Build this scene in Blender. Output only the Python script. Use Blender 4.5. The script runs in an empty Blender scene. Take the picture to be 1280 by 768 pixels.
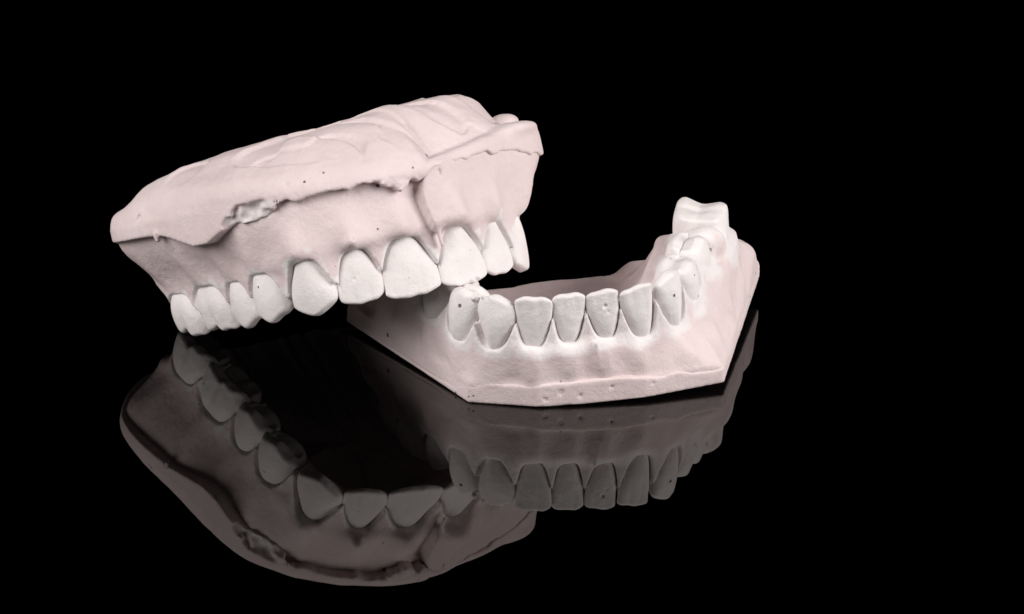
# Two plaster dental casts on black gloss acrylic.  Lengths are worked in millimetres and stored in metres.
import bpy, math
import numpy as np
MM = 0.001
rng = np.random.RandomState(11)
f32 = np.float32
SC = bpy.context.scene
COL = SC.collection

# ------------------------------------------------------------------ field helpers
def smin(a, b, k):
    h = np.clip(0.5 + 0.5 * (b - a) / k, 0, 1)
    return b + (a - b) * h - k * h * (1 - h)
def smax(a, b, k): return -smin(-a, -b, k)
def sstep(x, a, b):
    t = np.clip((x - a) / (b - a), 0, 1)
    return t * t * (3 - 2 * t)

class Grid:
    def __init__(s, lo, hi, h):
        s.lo = np.array(lo, float); s.h = h
        s.n = [int(math.ceil((hi[i] - lo[i]) / h)) + 1 for i in range(3)]
        s.ax = [(s.lo[i] + h * np.arange(s.n[i])).astype(f32) for i in range(3)]
    def xyz(s): return s.ax[0][:, None, None], s.ax[1][None, :, None], s.ax[2][None, None, :]
    def full(s): return [np.broadcast_to(a, s.n).astype(f32) for a in s.xyz()]
    def sub(s, lo, hi):
        i0 = [max(0, int((lo[i] - s.lo[i]) / s.h)) for i in range(3)]
        i1 = [min(s.n[i], int((hi[i] - s.lo[i]) / s.h) + 2) for i in range(3)]
        if any(i1[i] <= i0[i] for i in range(3)): return None
        return tuple(slice(i0[i], i1[i]) for i in range(3))

def bspl(x, n):
    W = np.zeros((len(x), n), f32)
    i = np.floor(x).astype(int); t = x - i
    for k, w in enumerate(((1 - t) ** 3 / 6, (3 * t ** 3 - 6 * t ** 2 + 4) / 6, (-3 * t ** 3 + 3 * t ** 2 + 3 * t + 1) / 6, t ** 3 / 6)):
        W[np.arange(len(x)), np.clip(i + k, 0, n - 1)] += w
    return W
def gnoise(g, scale, seed):
    """smooth noise of about -1..1 over a whole grid"""
    r = np.random.RandomState(seed)
    sc = scale if hasattr(scale, '__len__') else (scale,) * 3
    Ws = []; dims = []
    for i in range(3):
        x = (g.ax[i] - g.lo[i]) / sc[i]
        n = int(x[-1]) + 5
        Ws.append(bspl(x, n)); dims.append(n)
    R = (r.rand(*dims) * 2 - 1).astype(f32)
    out = np.einsum('ia,abc->ibc', Ws[0], R); out = np.einsum('jb,ibc->ijc', Ws[1], out)
    return 2.0 * np.einsum('kc,ijc->ijk', Ws[2], out)
def pnoise(P, scale, seed):
    r = np.random.RandomState(seed); R = (r.rand(32, 32, 32) * 2 - 1)
    Q = P / scale + 1000.0; I = np.floor(Q).astype(int); T = Q - I; T = T * T * (3 - 2 * T); I %= 32; J = (I + 1) % 32
    o = 0
    for a in (0, 1):
        for b in (0, 1):
            for c in (0, 1):
                w = (T[:, 0] if a else 1 - T[:, 0]) * (T[:, 1] if b else 1 - T[:, 1]) * (T[:, 2] if c else 1 - T[:, 2])
                o = o + w * R[(J if a else I)[:, 0], (J if b else I)[:, 1], (J if c else I)[:, 2]]
    return o

def surface_nets(F, lo, h):
    S = F < 0
    c = np.zeros([n - 1 for n in F.shape], np.uint8)
    for a in (0, 1):
        for b in (0, 1):
            for d in (0, 1):
                c += S[a:F.shape[0] - 1 + a, b:F.shape[1] - 1 + b, d:F.shape[2] - 1 + d]
    act = (c > 0) & (c < 8)
    I = np.argwhere(act)
    vid = np.full(act.shape, -1, np.int32); vid[act] = np.arange(len(I))
    corners = [(a, b, d) for a in (0, 1) for b in (0, 1) for d in (0, 1)]
    V = {q: F[I[:, 0] + q[0], I[:, 1] + q[1], I[:, 2] + q[2]] for q in corners}
    acc = np.zeros((len(I), 3)); cnt = np.zeros(len(I))
    for p in corners:
        for ax in range(3):
            if p[ax] == 0:
                q = list(p); q[ax] = 1; q = tuple(q)
                fa, fb = V[p], V[q]; m = (fa < 0) != (fb < 0)
                t = np.where(m, fa / np.where(m, fa - fb, 1), 0)
                pos = np.tile(np.array(p, float), (len(I), 1)); pos[:, ax] = t
                acc[m] += pos[m]; cnt[m] += 1
    P = (I + acc / cnt[:, None]) * h + np.array(lo)
    quads = []
    for ax in range(3):
        A = [slice(None)] * 3; B = [slice(None)] * 3
        A[ax] = slice(0, -1); B[ax] = slice(1, None)
        X = S[tuple(A)] != S[tuple(B)]
        E = np.argwhere(X)
        o = [i for i in range(3) if i != ax]
        ok = np.ones(len(E), bool)
        for i in o: ok &= (E[:, i] > 0) & (E[:, i] < F.shape[i] - 1)
        E = E[ok]
        fl = S[tuple(A)][E[:, 0], E[:, 1], E[:, 2]]
        q = []
        for da, db in ((0, 0), (1, 0), (1, 1), (0, 1)):
            G = E.copy(); G[:, o[0]] -= da; G[:, o[1]] -= db
            q.append(vid[G[:, 0], G[:, 1], G[:, 2]])
        q = np.stack(q, 1)
        flip = ~fl if ax != 1 else fl
        q[flip] = q[flip][:, ::-1]
        quads.append(q)
    return P, np.concatenate(quads)

def vnormals(P, Q):
    n = np.cross(P[Q[:, 2]] - P[Q[:, 0]], P[Q[:, 3]] - P[Q[:, 1]])
    N = np.zeros_like(P)
    for k in range(4):
        for d in range(3): N[:, d] += np.bincount(Q[:, k], n[:, d], len(P))
    return N / (np.linalg.norm(N, axis=1)[:, None] + 1e-12)

def link_mesh(name, P, Q, mat, parent, white=None):
    me = bpy.data.meshes.new(name)
    me.vertices.add(len(P)); me.vertices.foreach_set('co', (P * MM).astype(f32).ravel())
    me.loops.add(Q.size); me.loops.foreach_set('vertex_index', Q.astype(np.int32).ravel())
    me.polygons.add(len(Q)); me.polygons.foreach_set('loop_start', np.arange(0, Q.size, 4, dtype=np.int32))
    me.update(calc_edges=True); me.validate()
    me.polygons.foreach_set('use_smooth', np.ones(len(me.polygons), bool))
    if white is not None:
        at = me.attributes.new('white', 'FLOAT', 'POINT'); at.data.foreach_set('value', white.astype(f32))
    me.materials.append(mat)
    o = bpy.data.objects.new(name, me); COL.objects.link(o); o.parent = parent
    return o

# ------------------------------------------------------------------ plan curves
def catmull(pts, per=14, closed=False):
    p = np.array(pts, float); n = len(p); out = []
    for i in range(n if closed else n - 1):
        if closed: a, b, c, d = p[(i - 1) % n], p[i], p[(i + 1) % n], p[(i + 2) % n]
        else: a, b, c, d = p[max(i - 1, 0)], p[i], p[i + 1], p[min(i + 2, n - 1)]
        for k in range(per):
            t = k / per
            out.append(0.5 * (2 * b + (c - a) * t + (2 * a - 5 * b + 4 * c - d) * t * t + (3 * b - a - 3 * c + d) * t ** 3))
    if not closed: out.append(p[-1])
    return np.array(out)
def seg_dist(U, V, poly, closed):
    """distance, signed side, arclength to a polyline on a 2-D grid"""
    P = np.array(poly); Qn = np.roll(P, -1, 0) if closed else P[1:]
    if not closed: P = P[:-1]
    best = np.full(U.shape, 1e9, f32); side = np.ones(U.shape, f32); S = np.zeros(U.shape, f32); s0 = 0
    wind = np.zeros(U.shape, bool)
    for a, b in zip(P, Qn):
        e = b - a; L2 = e @ e + 1e-12; L = math.sqrt(L2)
        t = np.clip(((U - a[0]) * e[0] + (V - a[1]) * e[1]) / L2, 0, 1)
        dx = U - a[0] - t * e[0]; dy = V - a[1] - t * e[1]
        d = np.sqrt(dx * dx + dy * dy); m = d < best
        best = np.where(m, d, best); S = np.where(m, s0 + t * L, S)
        side = np.where(m, np.sign(e[0] * dy - e[1] * dx + 1e-9), side)
        if closed:
            c = ((a[1] > V) != (b[1] > V)) & (U < (b[0] - a[0]) * (V - a[1]) / (b[1] - a[1] + 1e-12) + a[0])
            wind ^= c
        s0 += L
    if closed: return np.where(wind, -best, best).astype(f32), S
    return (best * side).astype(f32), S          # walking with +u in front (v small): outer side is negative side -> flipped by caller

def capsule(X, Y, Z, a, b, ra, rb):
    a = np.array(a, float); b = np.array(b, float); e = b - a
    t = np.clip(((X - a[0]) * e[0] + (Y - a[1]) * e[1] + (Z - a[2]) * e[2]) / (e @ e), 0, 1)
    return np.sqrt((X - a[0] - t * e[0]) ** 2 + (Y - a[1] - t * e[1]) ** 2 + (Z - a[2] - t * e[2]) ** 2) - (ra + (rb - ra) * t)
def ellipsoid(X, Y, Z, c, r):
    q = np.sqrt(((X - c[0]) / r[0]) ** 2 + ((Y - c[1]) / r[1]) ** 2 + ((Z - c[2]) / r[2]) ** 2)
    return (q - 1) * min(r)
def local(g, F, fn, lo, hi):
    s = g.sub(lo, hi)
    if s is None: return
    X, Y, Z = g.ax[0][s[0]][:, None, None], g.ax[1][s[1]][None, :, None], g.ax[2][s[2]][None, None, :]
    F[s] = fn(F[s], X, Y, Z)
def bump_at(g, F, c, r, k, add=True):
    r = r if hasattr(r, '__len__') else (r, r, r)
    pad = max(r) + 2 * k + 0.5
    lo = [c[i] - pad for i in range(3)]; hi = [c[i] + pad for i in range(3)]
    if add: local(g, F, lambda f, X, Y, Z: smin(f, ellipsoid(X, Y, Z, c, r), k), lo, hi)
    else: local(g, F, lambda f, X, Y, Z: smax(f, -ellipsoid(X, Y, Z, c, r), k), lo, hi)
def rod(g, F, a, b, ra, rb, k, add=True):
    pad = max(ra, rb) + 2 * k + 0.5
    lo = [min(a[i], b[i]) - pad for i in range(3)]; hi = [max(a[i], b[i]) + pad for i in range(3)]
    if add: local(g, F, lambda f, X, Y, Z: smin(f, capsule(X, Y, Z, a, b, ra, rb), k), lo, hi)
    else: local(g, F, lambda f, X, Y, Z: smax(f, -capsule(X, Y, Z, a, b, ra, rb), k), lo, hi)

# ------------------------------------------------------------------ teeth
# knots along the crown as a fraction t of its length: half width (of W), labial and lingual offsets in mm
KN = dict(
 upper_incisor=dict(t=[-.2, 0, .12, .3, .5, .7, .85, 1, 1.25, 1.7], hw=[.45, .465, .49, .495, .455, .385, .315, .24, .2, .16],
     lab=[.35, .5, .8, 1.2, 1.55, 1.7, 1.65, 1.4, .9, .3], lin=[-.4, -.5, -.8, -1.4, -2.4, -3.6, -4.4, -4.8, -4.4, -3.5], n=2.05),
 lower_incisor=dict(t=[-.2, 0, .12, .3, .5, .7, .85, 1, 1.25, 1.7], hw=[.485, .495, .50, .495, .475, .43, .375, .29, .22, .17],
     lab=[.35, .45, .6, .85, 1.05, 1.15, 1.15, 1.0, .6, .2], lin=[-.5, -.6, -.9, -1.5, -2.5, -3.6, -4.3, -4.6, -4.2, -3.5], n=2.35),
 canine=dict(t=[-.2, 0, .12, .3, .5, .7, .85, 1, 1.25, 1.7], hw=[.30, .38, .45, .50, .48, .415, .35, .275, .23, .18],
     lab=[.35, .5, .9, 1.5, 1.9, 2.05, 2.0, 1.7, 1.1, .4], lin=[-.5, -.7, -1.3, -2.5, -3.8, -5.0, -5.6, -5.6, -5, -4], n=2.2),
 premolar=dict(t=[-.2, 0, .15, .35, .55, .75, .9, 1, 1.25, 1.7], hw=[.34, .40, .47, .50, .475, .42, .37, .33, .28, .23],
     lab=[.2, .5, 1.0, 1.6, 1.9, 1.9, 1.7, 1.4, .9, .4], lin=[-5.6, -5.9, -6.4, -7.0, -7.2, -7.0, -6.7, -6.4, -5.8, -5], n=2.5),
 molar=dict(t=[-.2, 0, .15, .35, .55, .75, .9, 1, 1.25, 1.7], hw=[.41, .44, .48, .50, .48, .43, .39, .36, .32, .28],
     lab=[.1, .4, .9, 1.5, 1.9, 1.9, 1.7, 1.4, 1.0, .5], lin=[-7.6, -8.0, -8.6, -9.2, -9.4, -9.2, -8.8, -8.4, -7.8, -7], n=3.0))
KN['stump'] = dict(t=[-.2, 0, .15, .5, .9, 1.2, 1.7], hw=[.46, .475, .49, .50, .50, .48, .44], lab=[.4, .7, 1.1, 1.5, 1.6, 1.5, 1.3], lin=[-7.6, -8.0, -8.3, -8.6, -8.6, -8.3, -8], n=4.2)
KN['upper_canine'] = KN['canine']; KN['lower_canine'] = KN['canine']

class Tooth:
    def __init__(s, name, prof, tip, yaw, W, L, lean=0, roll=0, up=1, seed=0, tipk=0.0, label=None, thick=1.0, papilla=.42, wear=0.0, neck=1.0, flat=1.0, drop=0.0):
        """tip: mid incisal point (u, v, w); yaw: outward direction, degrees from straight front (-v) towards +u;
        lean: root goes inward; roll: root goes towards +a; up=+1 when the root points to +w"""
        s.name, s.prof, s.W, s.L, s.label, s.seed, s.tipk, s.thick, s.pap, s.wear, s.neck, s.flat, s.drop = name, prof, W, L, label, seed, tipk, thick, papilla, wear, neck, flat, drop
        s.tip = np.array(tip, float); y = math.radians(yaw)
        b = np.array([math.sin(y), -math.cos(y), 0]); a = np.array([math.cos(y), math.sin(y), 0]); c = np.array([0, 0, up * 1.0])
        l, r = math.radians(lean), math.radians(roll)
        c2 = c * math.cos(l) - b * math.sin(l); b2 = b * math.cos(l) + c * math.sin(l)
        c3 = c2 * math.cos(r) + a * math.sin(r); a3 = a * math.cos(r) - c2 * math.sin(r)
        s.A, s.B, s.Cx = a3, b2, c3
        tt = np.linspace(-.3, 1.8, 120); k = KN[prof]; s.tt = tt
        f = lambda key: np.convolve(np.pad(np.interp(tt, k['t'], k[key]), 5, mode='edge'), np.ones(11) / 11, 'valid')
        s.hw = f('hw') * W; s.lab = f('lab'); s.lin = f('lin') * thick; s.n = k['n']
    def loc(s, X, Y, Z):
        x, y, z = X - s.tip[0], Y - s.tip[1], Z - s.tip[2]
        return [x * d[0] + y * d[1] + z * d[2] for d in (s.A, s.B, s.Cx)]
    def box(s, m=3.0, lmax=1.5):
        pts = []
        for c in (-1.0, s.L * lmax):
            for a in (-s.W / 2, s.W / 2):
                for b in (s.lab.max(), s.lin.min()):
                    pts.append(s.tip + s.A * a + s.B * b + s.Cx * c)
        pts = np.array(pts); return pts.min(0) - m, pts.max(0) + m
    def sect(s, a, b, c, dw=0.0, dlab=0.0, dlin=0.0, n=None, minhw=0.0):
        t = (c / s.L).astype(f32)
        hw = np.maximum(np.interp(t, s.tt, s.hw), minhw).astype(f32) + dw; lab = np.interp(t, s.tt, s.lab).astype(f32) + dlab; lin = np.interp(t, s.tt, s.lin).astype(f32) - dlin
        bc = (lab + lin) / 2; ht = (lab - lin) / 2; n = n or s.n
        q = (np.abs(a / hw) ** n + np.abs((b - bc) / ht) ** n + 1e-9) ** (1 / n)
        return ((q - 1) * np.minimum(hw, ht) * 0.9).astype(f32)
    def occl(s, a, b):
        r = s.W / 2; p = s.prof
        if 'incisor' in p:
            return (np.abs(a) / r) ** 3.2 * (0.85 if s.prof[0] == 'u' else .3) + s.wear * a / r + 0.07 * np.sin(a * 2.3 + s.seed)
        if 'canine' in p:
            return np.sqrt(a * a + .25) * (0.30 + s.tipk) - .15 + np.abs(a / r) ** 3 * .3 + s.wear * a / r
        lb = -6.2 * s.thick if p == 'premolar' else -8.2 * s.thick
        base = np.interp(b, [lb - 1, lb + .9, lb + 2.2, lb / 2, -2.2, -.6, 1.0], [1.2, .7, 1.2, 2.0, 1.3, 0.1, .3]).astype(f32)
        if p == 'premolar':
            bu = 1 / (1 + np.exp(-(b - lb / 2) * 1.6))
            base = base + bu * (np.sqrt(a * a + .2) * .55 - .25) + (1 - bu) * (np.abs(a / r) ** 2 * .7)
            base = base - .75 * np.exp(-((np.abs(a) - r * .85) / .7) ** 2) * np.exp(-((b - lb / 2) / 1.6) ** 2)
        else:
            base = base + .75 * np.exp(-(a / .8) ** 2) + np.abs(a / r) ** 4 * .6 + .15 * np.cos(a * 1.7 + s.seed)
            base = base - .8 * np.exp(-((np.abs(a) - r * .88) / .8) ** 2) * np.exp(-((b - lb / 2) / 2) ** 2)
        return base * s.flat + s.drop / (1 + np.exp((b - lb / 2 - .4) * 1.5))
    def sdf(s, X, Y, Z):
        a, b, c = s.loc(X, Y, Z)
        f = s.sect(a, b, c)
        r = s.W / 2
        if s.prof in ('molar',): f = f + .28 * np.exp(-(a / .8) ** 2) * sstep(c / s.L, .95, .15) * (b > -4)      # buccal groove
        if s.prof in ('premolar', 'canine') or 'canine' in s.prof: f = f - .16 * np.exp(-(a / (.3 * r)) ** 2) * (b > -1)   # labial ridge
        if 'incisor' in s.prof: f = f + .07 * (np.exp(-((a - .34 * r) / .5) ** 2) + np.exp(-((a + .34 * r) / .5) ** 2)) * sstep(c / s.L, .75, .1) * (b > 0)
        return smax(f, s.occl(a, b) - c, .45 if 'molar' not in s.prof else .6)
    def collar(s, X, Y, Z):
        a, b, c = s.loc(X, Y, Z)
        Lp = s.L * s.pap; Ln = s.L * s.neck
        k = np.clip((c - Lp) / (Ln + 1 - Lp), 0, 1.3)
        grow = -.42 + .7 * k
        f = s.sect(a, b - grow, c, dw=1.1 * k + .35, dlab=0, dlin=.4, n=3.0, minhw=s.W / 2)
        hwc = np.interp((c / s.L).astype(f32), s.tt, s.hw).astype(f32) + .25
        mar = Lp + (Ln - Lp) * np.clip(1 - (np.abs(a) / hwc) ** 5, 0, 1)
        f = smax(f, (mar - c) * .8, .45)
        return smax(f, c - s.L * 1.35, 1.0)

def mesh_tooth(t, mat, parent):
    lo, hi = t.box(1.0, 1.3)
    g = Grid(lo, hi, .19)
    X, Y, Z = g.full()
    F = t.sdf(X, Y, Z)
    a, b, c = t.loc(X, Y, Z)
    F = smax(F, c - t.L * 1.25, .3)
    r = np.random.RandomState(100 + t.seed)
    F = F + (.10 + .35 * (1 - t.flat)) * (1.7 if t.prof == 'stump' else 1) * gnoise(g, 2.4, 300 + t.seed) + .03 * gnoise(g, .8, 500 + t.seed)
    for chip in getattr(t, 'chips', []):                       # bubbles, nicks: local (a, b, c, radius)
        a0, b0, c0, rr = chip
        F = smax(F, rr - np.sqrt((a - a0) ** 2 + (b - b0) ** 2 + (c - c0) ** 2), .08)
    for bead in getattr(t, 'beads', []):
        a0, b0, c0, rr = bead
        F = smin(F, np.sqrt((a - a0) ** 2 + (b - b0) ** 2 + (c - c0) ** 2) - rr, .25)
    P, Q = surface_nets(F, g.lo, g.h)
    o = link_mesh(t.name, P, Q, mat, parent)
    if t.label: o['label'] = t.label
    return o

# ------------------------------------------------------------------ materials
def nd(nt, kind, **kw):
    n = nt.nodes.new(kind)
    for k, v in kw.items(): setattr(n, k, v)
    return n
def plaster(name, col, white_col, pore=1.0, use_attr=False, rough=.62):
    m = bpy.data.materials.new(name); m.use_nodes = True; nt = m.node_tree; L = nt.links
    bs = nt.nodes['Principled BSDF']; tc = nd(nt, 'ShaderNodeTexCoord')
    def noise(scale, detail=3, rough_=.55):
        n = nd(nt, 'ShaderNodeTexNoise'); n.inputs['Scale'].default_value = scale; n.inputs['Detail'].default_value = detail; n.inputs['Roughness'].default_value = rough_
        L.new(tc.outputs['Object'], n.inputs['Vector']); return n
    def mixc(fac, a, b, typ='MIX'):
        x = nd(nt, 'ShaderNodeMix', data_type='RGBA', blend_type=typ)
        for i, v in ((0, fac), (6, a), (7, b)):
            if isinstance(v, (tuple, list)): x.inputs[i].default_value = (*v, 1)
            elif isinstance(v, (int, float)): x.inputs[i].default_value = v
            else: L.new(v, x.inputs[i])
        return x.outputs[2]
    def ramp(v, a, b, lo=0, hi=1):
        r = nd(nt, 'ShaderNodeMapRange'); r.inputs[1].default_value = a; r.inputs[2].default_value = b; r.inputs[3].default_value = lo; r.inputs[4].default_value = hi
        L.new(v, r.inputs[0]); return r.outputs[0]
    big = noise(110, 4); fine = noise(900, 4, .65); grain = noise(3800, 2, .6)
    c = mixc(ramp(big.outputs[0], .3, .7), (col[0] * .95, col[1] * .925, col[2] * .92), tuple(min(1, x * 1.045) for x in col))
    c = mixc(ramp(fine.outputs[0], .42, .75, 0, .22), c, (col[0] * .86, col[1] * .78, col[2] * .76))
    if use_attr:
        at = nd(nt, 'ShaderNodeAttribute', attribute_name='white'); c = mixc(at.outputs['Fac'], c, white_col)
    # pores: a scatter of tiny open air bubbles, the shade inside them painted as dark colour
    vo = nd(nt, 'ShaderNodeTexVoronoi', feature='F1'); vo.inputs['Scale'].default_value = 330; L.new(tc.outputs['Object'], vo.inputs['Vector'])
    sep = nd(nt, 'ShaderNodeSeparateColor'); L.new(vo.outputs['Color'], sep.inputs[0])
    size = nd(nt, 'ShaderNodeMath', operation='MULTIPLY_ADD'); L.new(sep.outputs[0], size.inputs[0]); size.inputs[1].default_value = .11; size.inputs[2].default_value = .02
    inside = nd(nt, 'ShaderNodeMath', operation='SUBTRACT'); L.new(size.outputs[0], inside.inputs[0]); L.new(vo.outputs['Distance'], inside.inputs[1])
    pit = ramp(inside.outputs[0], -.008, .03)
    keep = ramp(sep.outputs[1], 1 - .20 * pore, 1 - .17 * pore)
    pm = nd(nt, 'ShaderNodeMath', operation='MULTIPLY'); L.new(pit, pm.inputs[0]); L.new(keep, pm.inputs[1])
    c = mixc(pm.outputs[0], c, (col[0] * .22, col[1] * .17, col[2] * .16))
    oi = nd(nt, 'ShaderNodeObjectInfo'); c = mixc(ramp(oi.outputs['Random'], 0, 1, 0, .5), c, (.93, .92, .915), 'MULTIPLY')
    L.new(c, bs.inputs['Base Color'])
    bs.inputs['Roughness'].default_value = rough; bs.inputs['Specular IOR Level'].default_value = .35
    h1 = nd(nt, 'ShaderNodeMath', operation='MULTIPLY_ADD'); L.new(fine.outputs[0], h1.inputs[0]); h1.inputs[1].default_value = .9
    h2 = nd(nt, 'ShaderNodeMath', operation='MULTIPLY'); L.new(grain.outputs[0], h2.inputs[0]); h2.inputs[1].default_value = .35; L.new(h2.outputs[0], h1.inputs[2])
    h3 = nd(nt, 'ShaderNodeMath', operation='MULTIPLY_ADD'); L.new(pm.outputs[0], h3.inputs[0]); h3.inputs[1].default_value = -2.0; L.new(h1.outputs[0], h3.inputs[2])
    bu = nd(nt, 'ShaderNodeBump'); bu.inputs['Strength'].default_value = .8; bu.inputs['Distance'].default_value = .00018
    L.new(h3.outputs[0], bu.inputs['Height']); L.new(bu.outputs['Normal'], bs.inputs['Normal'])
    return m
PINK = (.69, .578, .573); TOOTH = (.755, .712, .70)
M_base = plaster('pink_plaster', PINK, TOOTH, 2.6, True)
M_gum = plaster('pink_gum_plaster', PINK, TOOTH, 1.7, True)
M_tooth = plaster('white_tooth_plaster', TOOTH, TOOTH, 1.5)

# ------------------------------------------------------------------ casts
def empty(name, rows, origin, label, cat):
    """an Empty whose local axes (mm scale in metres) are u, v, w"""
    from mathutils import Matrix
    o = bpy.data.objects.new(name, None); COL.objects.link(o); o.empty_display_size = .01
    R = np.array(rows); m = Matrix.Identity(4)
    for i in range(3):
        for j in range(3): m[i][j] = R[j][i]
        m[i][3] = origin[i] * MM
    o.matrix_world = m; o['label'] = label; o['category'] = cat
    return o
def frame(n, yaw):
    n = np.array(n, float); n /= np.linalg.norm(n); y = math.radians(yaw)
    f = np.array([math.sin(y), -math.cos(y), 0]); v = -(f - n * (f @ n)); v /= np.linalg.norm(v)
    return np.array([np.cross(v, n), v, n])

def yaw_on(curve, p):
    d = np.linalg.norm(curve - np.array(p[:2]), axis=1); i = int(np.clip(d.argmin(), 3, len(curve) - 4))
    t = curve[i + 3] - curve[i - 3]
    return math.degrees(math.atan2(t[1], t[0]))        # curve runs from -u to +u through the front

def gum_field(g, teeth, curve, body):
    F = body.copy()
    for t in teeth:
        lo, hi = t.box(3.2, 1.4)
        local(g, F, lambda f, X, Y, Z: smin(f, t.collar(X, Y, Z), 1.3), lo, hi)
    return F
def carve(g, F, teeth, gap=.03):
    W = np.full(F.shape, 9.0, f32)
    for t in teeth:
        lo, hi = t.box(2.5, 1.25)
        s = g.sub(lo, hi)
        if s is None: continue
        X, Y, Z = g.ax[0][s[0]][:, None, None], g.ax[1][s[1]][None, :, None], g.ax[2][s[2]][None, None, :]
        d = t.sdf(X, Y, Z); a, b, c = t.loc(X, Y, Z)
        inner = np.maximum(d + .45, (c - t.L * .9))          # hollow well inside the tooth only, no groove at the neck
        F[s] = np.maximum(F[s], -inner)
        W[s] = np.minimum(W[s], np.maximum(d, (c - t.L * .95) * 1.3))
    return F, W
def sample(g, A, P):
    Q = (P - g.lo) / g.h; I = np.clip(Q.astype(int), 0, np.array(A.shape) - 2); T = Q - I; o = 0
    for a in (0, 1):
        for b in (0, 1):
            for c in (0, 1):
                w = (T[:, 0] if a else 1 - T[:, 0]) * (T[:, 1] if b else 1 - T[:, 1]) * (T[:, 2] if c else 1 - T[:, 2])
                o = o + w * A[I[:, 0] + a, I[:, 1] + b, I[:, 2] + c]
    return o
def finish(name, g, F, mat, parent, white=None, fine=.03):
    P, Q = surface_nets(F, g.lo, g.h)
    N = vnormals(P, Q)
    P2 = P + N * (fine * pnoise(P, 1.1, 7) + fine * .6 * pnoise(P, .5, 8))[:, None]
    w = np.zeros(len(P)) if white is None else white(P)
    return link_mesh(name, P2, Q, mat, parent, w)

# ================================================================== UPPER CAST
U_rows = frame((-.24, .36, 1), 30); U_org = (-11.3, -32, 16.9)
upper = empty('dental_cast', U_rows, U_org, 'pink plaster upper jaw cast with a rough domed back, tipped onto the lower one', 'dental cast')
ucurve = catmull([(-27, 50), (-25.8, 40), (-24.2, 31), (-22.6, 22.3), (-21.3, 15), (-17.8, 6.2), (-11.6, 2.0), (-4.4, 0), (.4, -.4), (5.2, 0), (12, 2), (18.2, 6.3), (21.5, 14.5), (23, 22), (24.4, 31), (26, 40), (27, 50)])
def UT(name, prof, tip, W, L, dyaw=0, **k):
    return Tooth(name, prof, tip, yaw_on(ucurve, tip) + dyaw, W, L, up=1, seed=UT.n.__next__(), **k)
import itertools
UT.n = itertools.count(1)
uteeth = [
 UT('molar', 'molar', (-25.9, 40.0, .3), 9.4, 7.4, lean=4, roll=12, thick=.66, drop=1.9),
 UT('molar', 'molar', (-24.3, 31.0, .1), 10.0, 8.5, lean=4, roll=4, thick=.66, drop=1.9),
 UT('premolar', 'premolar', (-22.7, 22.4, -.35), 7.6, 8.6, lean=5, thick=.66, drop=1.9),
 UT('premolar', 'premolar', (-21.6, 15.2, -.2), 7.8, 9.0, lean=6, thick=.66, drop=1.9),
 UT('canine', 'upper_canine', (-18.2, 6.4, .0), 8.4, 9.5, lean=10, tipk=.12),
 UT('incisor', 'upper_incisor', (-11.7, 2.3, .45), 7.6, 9.2, lean=8, dyaw=4),
 UT('incisor', 'upper_incisor', (-4.1, .0, -.3), 9.3, 10.0, lean=10, dyaw=2),
 UT('incisor', 'upper_incisor', (5.0, -.2, -.5), 9.0, 10.0, lean=10, label='chipped front tooth resting on the other cast'),
 UT('incisor', 'upper_incisor', (12.2, 1.9, -.3), 7.4, 8.8, lean=8),
 UT('canine', 'upper_canine', (18.5, 6.4, -.9), 8.0, 9.3, lean=10),
 UT('premolar', 'premolar', (21.5, 14.4, .5), 7.6, 8.2, lean=6),
 UT('premolar', 'premolar', (22.9, 22.2, .8), 7.4, 7.6, lean=5),
 UT('molar', 'molar', (24.4, 31.0, 1), 10, 7.2, lean=4, roll=-4),
 UT('molar', 'molar', (26.0, 40.5, 1), 9.6, 6.4, lean=4, roll=-12)]
uteeth[6].chips = [(2.9, .9, .9, .35), (-2.5, .9, .5, .3)]
uteeth[5].chips = [(-1.6, 1.6, 6.8, .28), (-.8, 1.5, 3.7, .28), (0, 1.6, 4.3, .2)]
uteeth[7].chips = [(1.6, .6, .1, .55), (3.1, 1.5, 7.8, .5), (.3, .7, -.1, .6)]
for t in uteeth: mesh_tooth(t, M_tooth, upper)

# rim outline of the art base seen in plan (u, v) and the height of its lower edge
u_out = catmull([(-33.8, 43.5), (-34.0, 37), (-31.2, 28), (-29.2, 21), (-26.0, 12.2), (-21.4, 6), (-16.3, 1.8), (-8.1, -2.1), (-.1, -3.4), (7.2, -1.8), (15.6, .4), (24.6, 4.3), (28.4, 11), (31, 21), (33.4, 32), (33.5, 43), (28, 48.5), (15, 49.5), (0, 50), (-15, 49.5), (-28, 48.5)], 8, True)
RB = np.array([(-33.5, 43, 17.6), (-34.4, 40, 17.5), (-33, 34, 17.4), (-31, 29, 17.15), (-29.6, 25, 15.7), (-28, 21.5, 14.4), (-26.8, 18.5, 14.35), (-25.6, 13.5, 16.3), (-23.3, 9.6, 16.3), (-21.2, 6.6, 17.4), (-19.6, 5.2, 18.3), (-16.8, 2.5, 17.85), (-13.6, 0, 17.9), (-11, -1.4, 17.8), (-7.4, -2.3, 18.3), (-5.3, -2.7, 16.4), (-3.9, -2.9, 15.9), (-1, -3.2, 17.1), (.4, -3.3, 16.8), (2.4, -3.2, 18.2), (7.2, -1.8, 18.6), (13.2, -.5, 18.7), (18, 1.5, 17.8), (24, 4.2, 16.5), (30, 16, 16.8), (33, 32, 17), (20, 48, 15), (-20, 48, 15)])
CEN = (0, 24)
ang = lambda u, v: np.arctan2(u - CEN[0], CEN[1] - v)
def by_angle(u, v, pts, vals):
    a = ang(pts[:, 0], pts[:, 1]); o = np.argsort(a); a = a[o]; vv = np.asarray(vals)[o]
    return np.interp(ang(u, v), np.r_[a[-1] - 2 * np.pi, a, a[0] + 2 * np.pi], np.r_[vv[-1], vv, vv[0]]).astype(f32)
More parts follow.
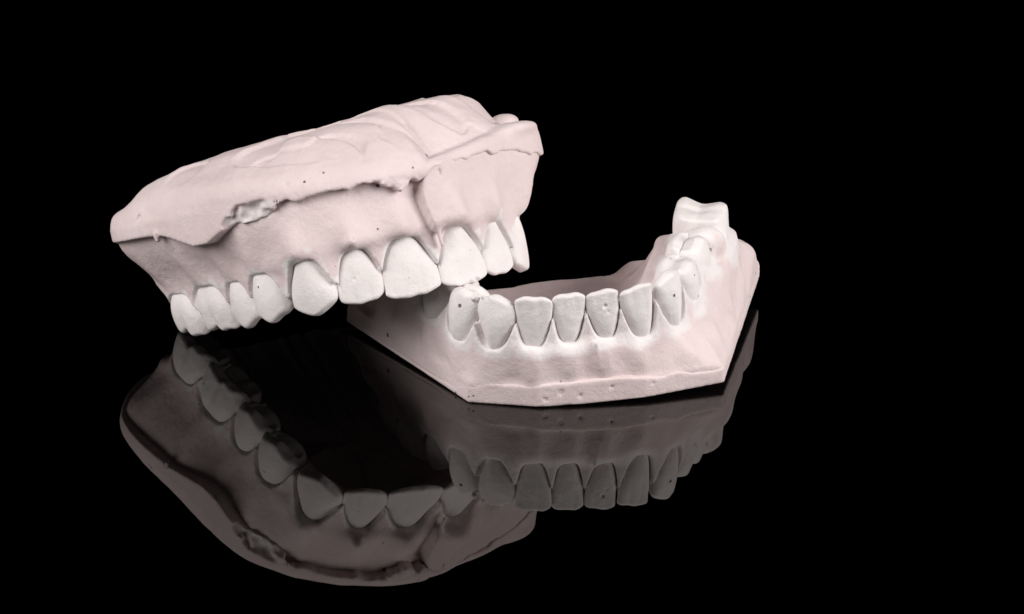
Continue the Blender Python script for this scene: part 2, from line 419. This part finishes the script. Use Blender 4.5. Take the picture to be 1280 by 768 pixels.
# ---- base
g = Grid((-38, -7, 12.5), (38, 53, 31.5), .3)
X, Y, Z = g.xyz()
U2, V2 = np.meshgrid(g.ax[0], g.ax[1], indexing='ij')
dout, sout = seg_dist(U2, V2, u_out, True)
n1 = gnoise(g, 7, 21); n2 = gnoise(g, 3, 22); n3 = gnoise(g, (22, 6, 9), 23)
rt = by_angle(U2, V2, np.array([(-34, 43), (-34, 36), (-29, 21), (-25, 12), (-18, 3.5), (-8, -2), (0, -3.4), (8, -1.5), (14, .3), (20, 2.5), (26, 7), (33, 32), (20, 49), (-20, 49)]), [22.0, 22.3, 22.6, 22.0, 20.6, 19.6, 19.4, 20.2, 21.2, 21.6, 21.3, 21.5, 21, 21])
q = U2 - .45 * V2
plateau = np.interp(q, [-54, -50, -47, -44, -38, -29, -20, -10, 0, 8, 11.5, 14.5, 16.5, 18.5, 24], [22.2, 23.0, 24.4, 25.2, 26.4, 27.2, 27.7, 28.4, 28.7, 28.9, 28.4, 26.6, 24.0, 22.0, 21.7])
din = np.clip(-dout, 0, 99)
rise = by_angle(U2, V2, np.array([(-34, 43), (-33, 34), (-28, 19), (-22, 7), (-8, -2), (0, -3.4), (10, -1), (20, 2.5), (26, 7), (33, 32), (0, 50)]), [5, 6, 9, 12, 13, 13, 12, 11, 9, 9, 9])
shelf = 2.6 * sstep(U2, .5, 4) * sstep(V2, 30, 15)
S = np.clip((din - shelf) / (rise - .9 * shelf), 0, 1); S = (1 - (1 - S) ** 1.7)
top = rt + (np.maximum(plateau, rt) - rt) * S
# smeared folds left by the spatula, running along the cast
r2 = np.random.RandomState(5)
fold = np.zeros_like(top)
P2 = np.stack([U2.ravel(), V2.ravel(), 0 * U2.ravel()], 1)
al = U2 * .62 + V2 * -.78; ac = U2 * .78 + V2 * .62
PP = np.stack([al.ravel() / 15, ac.ravel() / 3.6, 0 * al.ravel()], 1)
fold = pnoise(PP, 1.0, 31).reshape(top.shape) * .45
PP = np.stack([al.ravel() / 8, ac.ravel() / 7.0, 0 * al.ravel() + 3], 1)
fold += pnoise(PP, 1.0, 32).reshape(top.shape) * .45
steps = pnoise(np.stack([al.ravel() / 11, ac.ravel() / 6.0, 0 * al.ravel() + 9], 1), 1.0, 33).reshape(top.shape)
fold += .7 * sstep(steps, -.05, .05)
steps = pnoise(np.stack([al.ravel() / 9, ac.ravel() / 4.0, 0 * al.ravel() + 19], 1), 1.0, 34).reshape(top.shape)
fold += .5 * sstep(steps, .05, .11)                         # crisp spatula ledges
fold -= fold.mean() + .35
top = top + fold * sstep(din, 1.0, 5.0) * (1 - .5 * sstep(din, 12, 20))
wb = by_angle(U2, V2, RB, RB[:, 2])
wb = wb + .45 * pnoise(np.stack([sout.ravel() / 1.1, 0 * sout.ravel(), 0 * sout.ravel()], 1), 1.0, 35).reshape(top.shape) * sstep(U2, -24, -20)
side = dout[:, :, None] + .22 * n1 + .10 * n2
# the skirt slopes in a little towards the top
side = side + .26 * np.clip(Z - 19.5, 0, 9) * sstep(U2, -26, -30)[:, :, None] + .0 * Z
ftop = (Z - top[:, :, None]) * .82 - .16 * n2 - .07 * gnoise(g, 1.3, 24)
F = smax(side, ftop, 1.5)
under = wb + 2.5 * sstep(din, 1.2, 3.0) * 0
F = smax(F, (wb[:, :, None] - Z) * .9, .35)
bump_at(g, F, (31, 27, 22.4), (2.6, 3, 1.6), .8)
bump_at(g, F, (20.5, 5.0, 21.2), (4.5, 3, 1.2), 1.0)
# chipped hollow in the right rim
crag = .25 * gnoise(g, 1.3, 41) + .4 * gnoise(g, .62, 42)
ca = (X + 23.6) * .55 + (Y - 9.8) * -.83; cb = (X + 24.1) * .83 + (Y - 9.5) * .55
chipE = np.sqrt(ca ** 2 / 5.2 ** 2 + (cb + .6) ** 2 / 1.9 ** 2 + (Z - 17.3 - .14 * ca) ** 2 / 1.95 ** 2)
F = smax(F, -((chipE - 1) * 1.5 + crag), .12)
# ragged break under the front rim
lip = (np.abs(Z - 18.3) < 3) * (.9 * np.abs(gnoise(g, 1.3, 43)) + .5 * np.abs(gnoise(g, .6, 44))) * np.exp(-((X + 8.5) / 8) ** 2) * (Y < 4) * sstep(Z, 18.6, 17.2)
F = F + lip
rod(g, F, (-31.9, 29.4, 17.5), (-31.7, 29.4, 16.5), .45, .38, .3)
bump_at(g, F, (-25.1, 12.4, 16.2), (1.0, .9, .55), .1, False)
bump_at(g, F, (-20.2, 6.2, 18.3), (.9, .9, .7), .15, False)
for p, r in [((-13.0, -.6, 20.6), .33), ((-19.2, 4.2, 20.8), .3), ((-20.0, 4.6, 20.9), .25), ((-32.5, 33, 20.6), .3)]:
    bump_at(g, F, p, r + .15, .06, False)
def w_base(P):
    ca = (P[:, 0] + 23.6) * .55 + (P[:, 1] - 9.8) * -.83; cb = (P[:, 0] + 24.1) * .83 + (P[:, 1] - 9.5) * .55
    d = np.sqrt(ca ** 2 / 5.2 ** 2 + (cb + .6) ** 2 / 2.6 ** 2 + (P[:, 2] - 17.3 - .14 * ca) ** 2 / 1.95 ** 2)
    return .6 * (1.0 - sstep(d, .8, 1.1))
finish('base', g, F, M_base, upper, w_base, .03)
# ---- gum
g = Grid((-37, -6, 1.5), (37, 51, 19.5), .25)
X, Y, Z = g.xyz()
U2, V2 = np.meshgrid(g.ax[0], g.ax[1], indexing='ij')
d, s = seg_dist(U2, V2, ucurve, False); d = -d           # + outside the arch
dp, _ = seg_dist(U2, V2, u_out, True)
inset = by_angle(U2, V2, np.array([(-34, 43), (-33, 34), (-27, 17), (-18, 3), (-6, -2.4), (-1, -3), (3, -3), (10, -1), (20, 2.5), (33, 32)]), [.9, 1.7, 1.5, 1.3, 2.0, 2.3, 1.9, .9, .5, 1.5])
t = sstep(Z, 7.0, 17.5)
outer = (1 - t) * (d[:, :, None] - 1.5) + t * (dp + inset)[:, :, None]
# roots show as gentle bulges
roots = np.zeros_like(s)
for tt in uteeth:
    k = np.linalg.norm(ucurve - tt.tip[:2], axis=1).argmin(); si = np.r_[0, np.cumsum(np.linalg.norm(np.diff(ucurve, axis=0), axis=1))][k]
    roots += (1.6 if tt.prof in ('upper_canine', 'upper_incisor') else .7) * np.exp(-((s - si) / 1.9) ** 2)
outer = outer - (roots - .3)[:, :, None] * np.exp(-((Z - 10.5) / 3.6) ** 2)
neck = by_angle(U2, V2, np.array([x.tip[:2] for x in uteeth]), [x.L * .93 + x.tip[2] for x in uteeth])
low = (neck[:, :, None] - Z) * .9
fe = np.interp(Z, [6, 8, 10, 12.5, 14.5, 16, 18.5], [1.0, .4, -.1, -.5, -.7, -.4, .9]).astype(f32)
fu = U2[:, :, None] - fe
outer = outer - 1.7 * sstep(fu, -.1, .3) * sstep(fu, 13, 2.5) * sstep(Z, 6.0, 10.5)
outer = outer + .35 * sstep(fu, -7, -1) * sstep(fu, .2, -.3) * sstep(Z, 10, 15)
palate = 17.0 - 10.5 * sstep(-d, 16, 5) + .0 * U2
inner = (palate[:, :, None] - Z) * .8
body = smax(smax(outer, low, 1.6), inner, 1.5)
post = (V2 - 46.2)[:, :, None] + .9 * np.clip(9.5 - Z, 0, 9)          # tuberosity end
body = smax(body, post, 3.0) + .24 * gnoise(g, 4.5, 51) + .05 * gnoise(g, 1.6, 52)
F = gum_field(g, uteeth, ucurve, body)
# lip frenum and the pocket beside it
rod(g, F, (.9, -2.3, 11), (1.3, -2.0, 6.4), .4, .3, .7)
bump_at(g, F, (-1.4, -2.6, 16.2), (1.3, 1.0, 1.6), .6, False)
bump_at(g, F, (-6.2, -2.2, 17.2), (2.6, 1.1, 1.3), .6, False)
bump_at(g, F, (3.3, -3.6, 17.4), (.5, 1.3, .9), .1, False)
rod(g, F, (3.7, -3.7, 16.6), (4.1, -3.4, 14.9), .25, .12, .1, False)
rod(g, F, (7.3, -2.6, 15.7), (8.6, -2.4, 15.1), .22, .12, .15, False); rod(g, F, (8.8, -2.4, 16.3), (10, -2.1, 16.0), .18, .1, .15, False)
bump_at(g, F, (-12.6, -.2, 10.2), (.9, .9, .8), .6); bump_at(g, F, (-12.5, -1.1, 10.4), .4, .1, False)
bump_at(g, F, (-16.3, .9, 12.9), (.3, .6, .45), .1, False)
F, Wd = carve(g, F, uteeth)
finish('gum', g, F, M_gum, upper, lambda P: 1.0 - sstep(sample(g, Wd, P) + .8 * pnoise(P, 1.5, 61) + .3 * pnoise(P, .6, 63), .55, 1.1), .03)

# ================================================================== LOWER CAST
L_rows = frame((-.02, -.045, 1), 10); L_org = [11.2, -38.0, 18.6]
lower = empty('dental_cast', L_rows, L_org, 'pink plaster lower jaw cast with a trimmed flat base, standing upright on the black surface', 'dental cast')
lcurve = catmull([(-27, 41), (-26, 32), (-23.6, 22.5), (-20.4, 14), (-17.6, 7.4), (-13.6, 2.9), (-8.2, .7), (-2.6, .2), (2.5, .2), (7.9, .8), (13.2, 3.6), (17.8, 9.6), (21, 15.8), (25, 24), (27, 32), (27.6, 41)])
LTn = itertools.count(21)
def LT(name, prof, tip, W, L, dyaw=0, **k):
    return Tooth(name, prof, tip, yaw_on(lcurve, tip) + dyaw, W, L, up=-1, seed=next(LTn), **k)
lteeth = [
 LT('molar', 'molar', (-25.6, 32.5, -1), 10, 6, lean=-2),
 LT('molar', 'molar', (-23.6, 22.5, -1), 10.2, 6.2, lean=-2),
 LT('premolar', 'premolar', (-20.8, 14.2, -1.6), 7.0, 6.6, lean=0),
 LT('premolar', 'premolar', (-17.7, 7.2, -.5), 6.8, 8.6, lean=0, thick=.62, label='premolar with a broken cusp under the other cast'),
 LT('canine', 'lower_canine', (-13.5, 2.9, -.3), 6.4, 8.9, lean=4),
 LT('incisor', 'lower_incisor', (-8.1, .6, 0), 5.7, 9.2, lean=6, papilla=.29),
 LT('incisor', 'lower_incisor', (-2.6, .4, .1), 5.3, 8.9, lean=6, papilla=.29),
 LT('incisor', 'lower_incisor', (2.5, .3, .2), 5.3, 8.5, lean=6, papilla=.29, roll=6),
 LT('incisor', 'lower_incisor', (7.9, .7, .2), 5.5, 9.4, lean=6, papilla=.29, roll=9),
 LT('canine', 'lower_canine', (13.7, 3.7, .5), 6.4, 9.4, lean=6, roll=6, tipk=-.05),
 LT('premolar', 'premolar', (18.0, 9.7, -.6), 6.9, 8.2, lean=2, neck=.72, flat=.6, thick=.72, papilla=.3),
 LT('premolar', 'premolar', (21.4, 16.2, .3), 7.6, 8.2, lean=2, neck=.5, flat=.8, thick=.75, papilla=.25),
 LT('molar', 'stump', (26.7, 24.2, 1.05), 8.8, 8.2, lean=0, thick=.84, neck=.55, flat=.2)]
lteeth[3].chips = [(.3, .2, -.5, .9), (2.4, .6, .4, .7)]
lteeth[3].beads = [(2.6, .2, .7, .5)]
lteeth[4].beads = [(-2.0, .2, .35, .35), (-.7, .3, .15, .3)]
lteeth[6].chips = [(1.6, .9, 3.6, .25), (1.3, 1.0, 4.7, .2), (1.9, .9, 2.4, .18), (1.2, 1.1, 5.8, .22), (-.4, 1.1, 4.4, .16)]
lteeth[7].chips = [(.2, .8, 2.4, .32), (2.6, .4, 2.6, .35), (1.3, .9, 2.5, .2), (-.6, 1.0, 3.1, .2), (.6, 1.0, 3.4, .25)]
lteeth[9].chips = [(.9, 1.6, 8.3, .4)]
for t in lteeth: mesh_tooth(t, M_tooth, lower)

l_poly = [(-32.8, 35.2), (-18.1, 2.6), (-7.9, -1.25), (-.9, -1.75), (8.9, -1.6), (21.9, .9), (36.6, 37.6), (26, 41), (11, 39.5), (0, 38.6), (-12, 38.6), (-24, 39)]
# ---- base
g = Grid((-36, -4, -19.5), (40, 44, -10.5), .3)
X, Y, Z = g.xyz(); U2, V2 = np.meshgrid(g.ax[0], g.ax[1], indexing='ij')
dp, sp = seg_dist(U2, V2, l_poly, True)
bot = -17.9 + .0 * U2
topz = by_angle(U2, V2 , np.array([(-33, 35), (-25, 18), (-19.6, 6), (-18, 3), (-8, -.5), (0, -1.5), (9, -1.5), (16, 0), (22, 1), (29, 19), (36, 37), (0, 39)]), [-16.9, -16.9, -16.8, -14.6, -13.9, -14.0, -14.3, -14.8, -15.2, -15.6, -15.8, -15.7])
topz = topz + .3 * pnoise(np.stack([sp.ravel() / 3.0, 0 * sp.ravel(), 0 * sp.ravel()], 1), 1.0, 71).reshape(sp.shape)
F = smax(dp[:, :, None] + .05 * gnoise(g, 3, 72), Z - topz[:, :, None], .45)
F = smax(F, -17.9 - Z, .12)
for p in [(-4.3, -1.35, -15.6), (-1.3, -1.65, -16.3), (3.6, -1.6, -15.4), (10.2, -1.4, -15.6), (-6.7, -1.1, -16.6)]: bump_at(g, F, p, .33, .05, False)
finish('base', g, F, M_base, lower, None, .02)
# ---- gum
g = Grid((-36, -4, -17.6), (39, 43, 1.5), .25)
X, Y, Z = g.xyz(); U2, V2 = np.meshgrid(g.ax[0], g.ax[1], indexing='ij')
d, s = seg_dist(U2, V2, lcurve, False); d = -d
dp, _ = seg_dist(U2, V2, l_poly, True)
inset = by_angle(U2, V2, np.array([(-33, 35), (-25, 18), (-17, 2.5), (-8, -.5), (0, -1.5), (9, -1.5), (15, 0), (22, 1), (29, 19), (36, 37)]), [-.05, -.05, .1, .55, .75, .75, .5, .2, -.1, -.1])
wing = np.maximum(sstep(U2, -15, -20), sstep(U2, 19, 24))[:, :, None]
t = wing * np.clip((-6.0 - Z) / 9.8, 0, 1) + (1 - wing) * sstep(Z, -7.0, -15.0)
fill = 2.6 * sstep(V2, 7, 17) * (U2 > 0)
outer = (1 - t) * (d - 1.3 - fill)[:, :, None] + t * (dp + inset)[:, :, None]
roots = np.zeros_like(s); cum = np.r_[0, np.cumsum(np.linalg.norm(np.diff(lcurve, axis=0), axis=1))]
for tt in lteeth:
    k = np.linalg.norm(lcurve - tt.tip[:2], axis=1).argmin()
    roots += (1.1 if 'incisor' not in tt.prof else .9) * np.exp(-((s - cum[k]) / 1.5) ** 2)
outer = outer - (roots - .25)[:, :, None] * np.exp(-((Z + 11.3) / 2.6) ** 2) * .8
neck = by_angle(U2, V2, np.array([x.tip[:2] for x in lteeth]), [-x.L * .93 + x.tip[2] for x in lteeth])
neck = neck + 2.0 * sstep(V2, 9, 16) * (U2 > 0)
neck = neck - 9.5 * sstep(V2, 28, 36) * (U2 > 0) - 4.0 * sstep(V2, 36, 41) * (U2 < 0)
thick = np.interp(cum[-1] / 2 - np.abs(s - cum[-1] / 2), [0, 22, 40, 55], [9.5, 9.0, 8.0, 6.0]).astype(f32)
inner = (-d - thick)[:, :, None] - .55 * np.clip(-7 - Z, 0, 9)
low = Z - neck[:, :, None]
body = smax(smax(outer, low * .9, 1.6), inner, 1.8)
floor = smax(Z + 15.5 + .2 * gnoise(g, 6, 75), (dp + 1.0)[:, :, None], .5)
body = smin(body, floor, 2.0)
body = smax(body, (V2 - 41.5)[:, :, None], 1.5)
body = body + .24 * gnoise(g, 3.6, 76) + .05 * gnoise(g, 1.5, 77)
F = gum_field(g, lteeth, lcurve, body)
bump_at(g, F, (23.2, 20.0, -2.6), (3.2, 2.6, 2.6), 1.5)
bump_at(g, F, (31.0, 33.5, -13.5), (4.0, 4.5, 4.5), 3.0)
F = smax(F, (dp + .04)[:, :, None] + .05 * gnoise(g, 2, 79), .25)
rod(g, F, (1.3, -1.05, -8.0), (2.0, -1.3, -12.2), .34, .14, .45)
bump_at(g, F, (-8.4, .4, -11.5), (.9, .8, 2.2), 1.2)
rod(g, F, (-21.9, 11.0, -4.0), (-22.7, 11.3, -8.8), .55, .4, .2, False)
bump_at(g, F, (-30.2, 30.5, -13.2), (1.8, 2.8, 1.4), .4, False)
F = smax(F, (-17.3 - Z), .1)
F, Wd = carve(g, F, lteeth)
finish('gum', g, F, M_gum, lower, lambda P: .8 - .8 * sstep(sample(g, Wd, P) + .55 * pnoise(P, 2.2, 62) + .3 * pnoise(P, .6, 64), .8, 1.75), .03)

# rest both casts on the surface
bpy.context.view_layer.update()
for e in (upper, lower):
    zmin = 1e9
    for c in e.children:
        n = len(c.data.vertices); a = np.empty(n * 3, f32); c.data.vertices.foreach_get('co', a); a = a.reshape(-1, 3)
        m = np.array(c.matrix_world); zmin = min(zmin, (a @ m[2, :3] + m[2, 3]).min())
    print(e.name, 'lowest point mm', zmin / MM)
    e.location.z -= zmin

# ================================================================== black acrylic, lamps, camera
me = bpy.data.meshes.new('tabletop'); s = 1.6
me.from_pydata([(-s, -s, 0), (s, -s, 0), (s, s, 0), (-s, s, 0)], [], [(0, 1, 2, 3)]); me.update()
tab = bpy.data.objects.new('tabletop', me); COL.objects.link(tab)
tab['kind'] = 'structure'; tab['label'] = 'black high gloss acrylic surface under the casts'; tab['category'] = 'tabletop'
m = bpy.data.materials.new('black_acrylic'); m.use_nodes = True; bs = m.node_tree.nodes['Principled BSDF']
bs.inputs['Base Color'].default_value = (0, 0, 0, 1); bs.inputs['Roughness'].default_value = .0; bs.inputs['IOR'].default_value = 1.5; bs.inputs['Specular Tint'].default_value = (1, .9, .865, 1)
me.materials.append(m)

w = bpy.data.worlds.new('World'); SC.world = w; w.use_nodes = True
w.node_tree.nodes['Background'].inputs[0].default_value = (0, 0, 0, 1); w.node_tree.nodes['Background'].inputs[1].default_value = 0
from mathutils import Vector
def softbox(name, loc, aim, sx, sy, power, col):
    l = bpy.data.lights.new(name, 'AREA'); l.shape = 'RECTANGLE'; l.size = sx; l.size_y = sy; l.energy = power; l.color = col
    o = bpy.data.objects.new(name, l); COL.objects.link(o); o.location = loc
    o.rotation_euler = (Vector(aim) - Vector(loc)).to_track_quat('-Z', 'Y').to_euler(); return o
softbox('softbox', (.48, -.20, .27), (0.01, -.02, .02), .36, .36, 4.2, (1, .985, .97))
softbox('softbox', (-.42, -.29, .38), (-.01, -.02, .02), .45, .40, 4.3, (1, .985, .97))

cam = bpy.data.cameras.new('camera'); co = bpy.data.objects.new('camera', cam); COL.objects.link(co)
E_ = math.radians(23); co.location = (0, -.56 * math.cos(E_), .56 * math.sin(E_)); co.rotation_euler = (math.pi / 2 - E_, 0, 0)
cam.sensor_width = 36; cam.lens = 4260 / 1280 * 36; cam.clip_start = .01; cam.clip_end = 20
SC.camera = co
SC.view_settings.view_transform = 'Standard'; SC.view_settings.look = 'None'; SC.view_settings.exposure = 0; SC.view_settings.gamma = 1
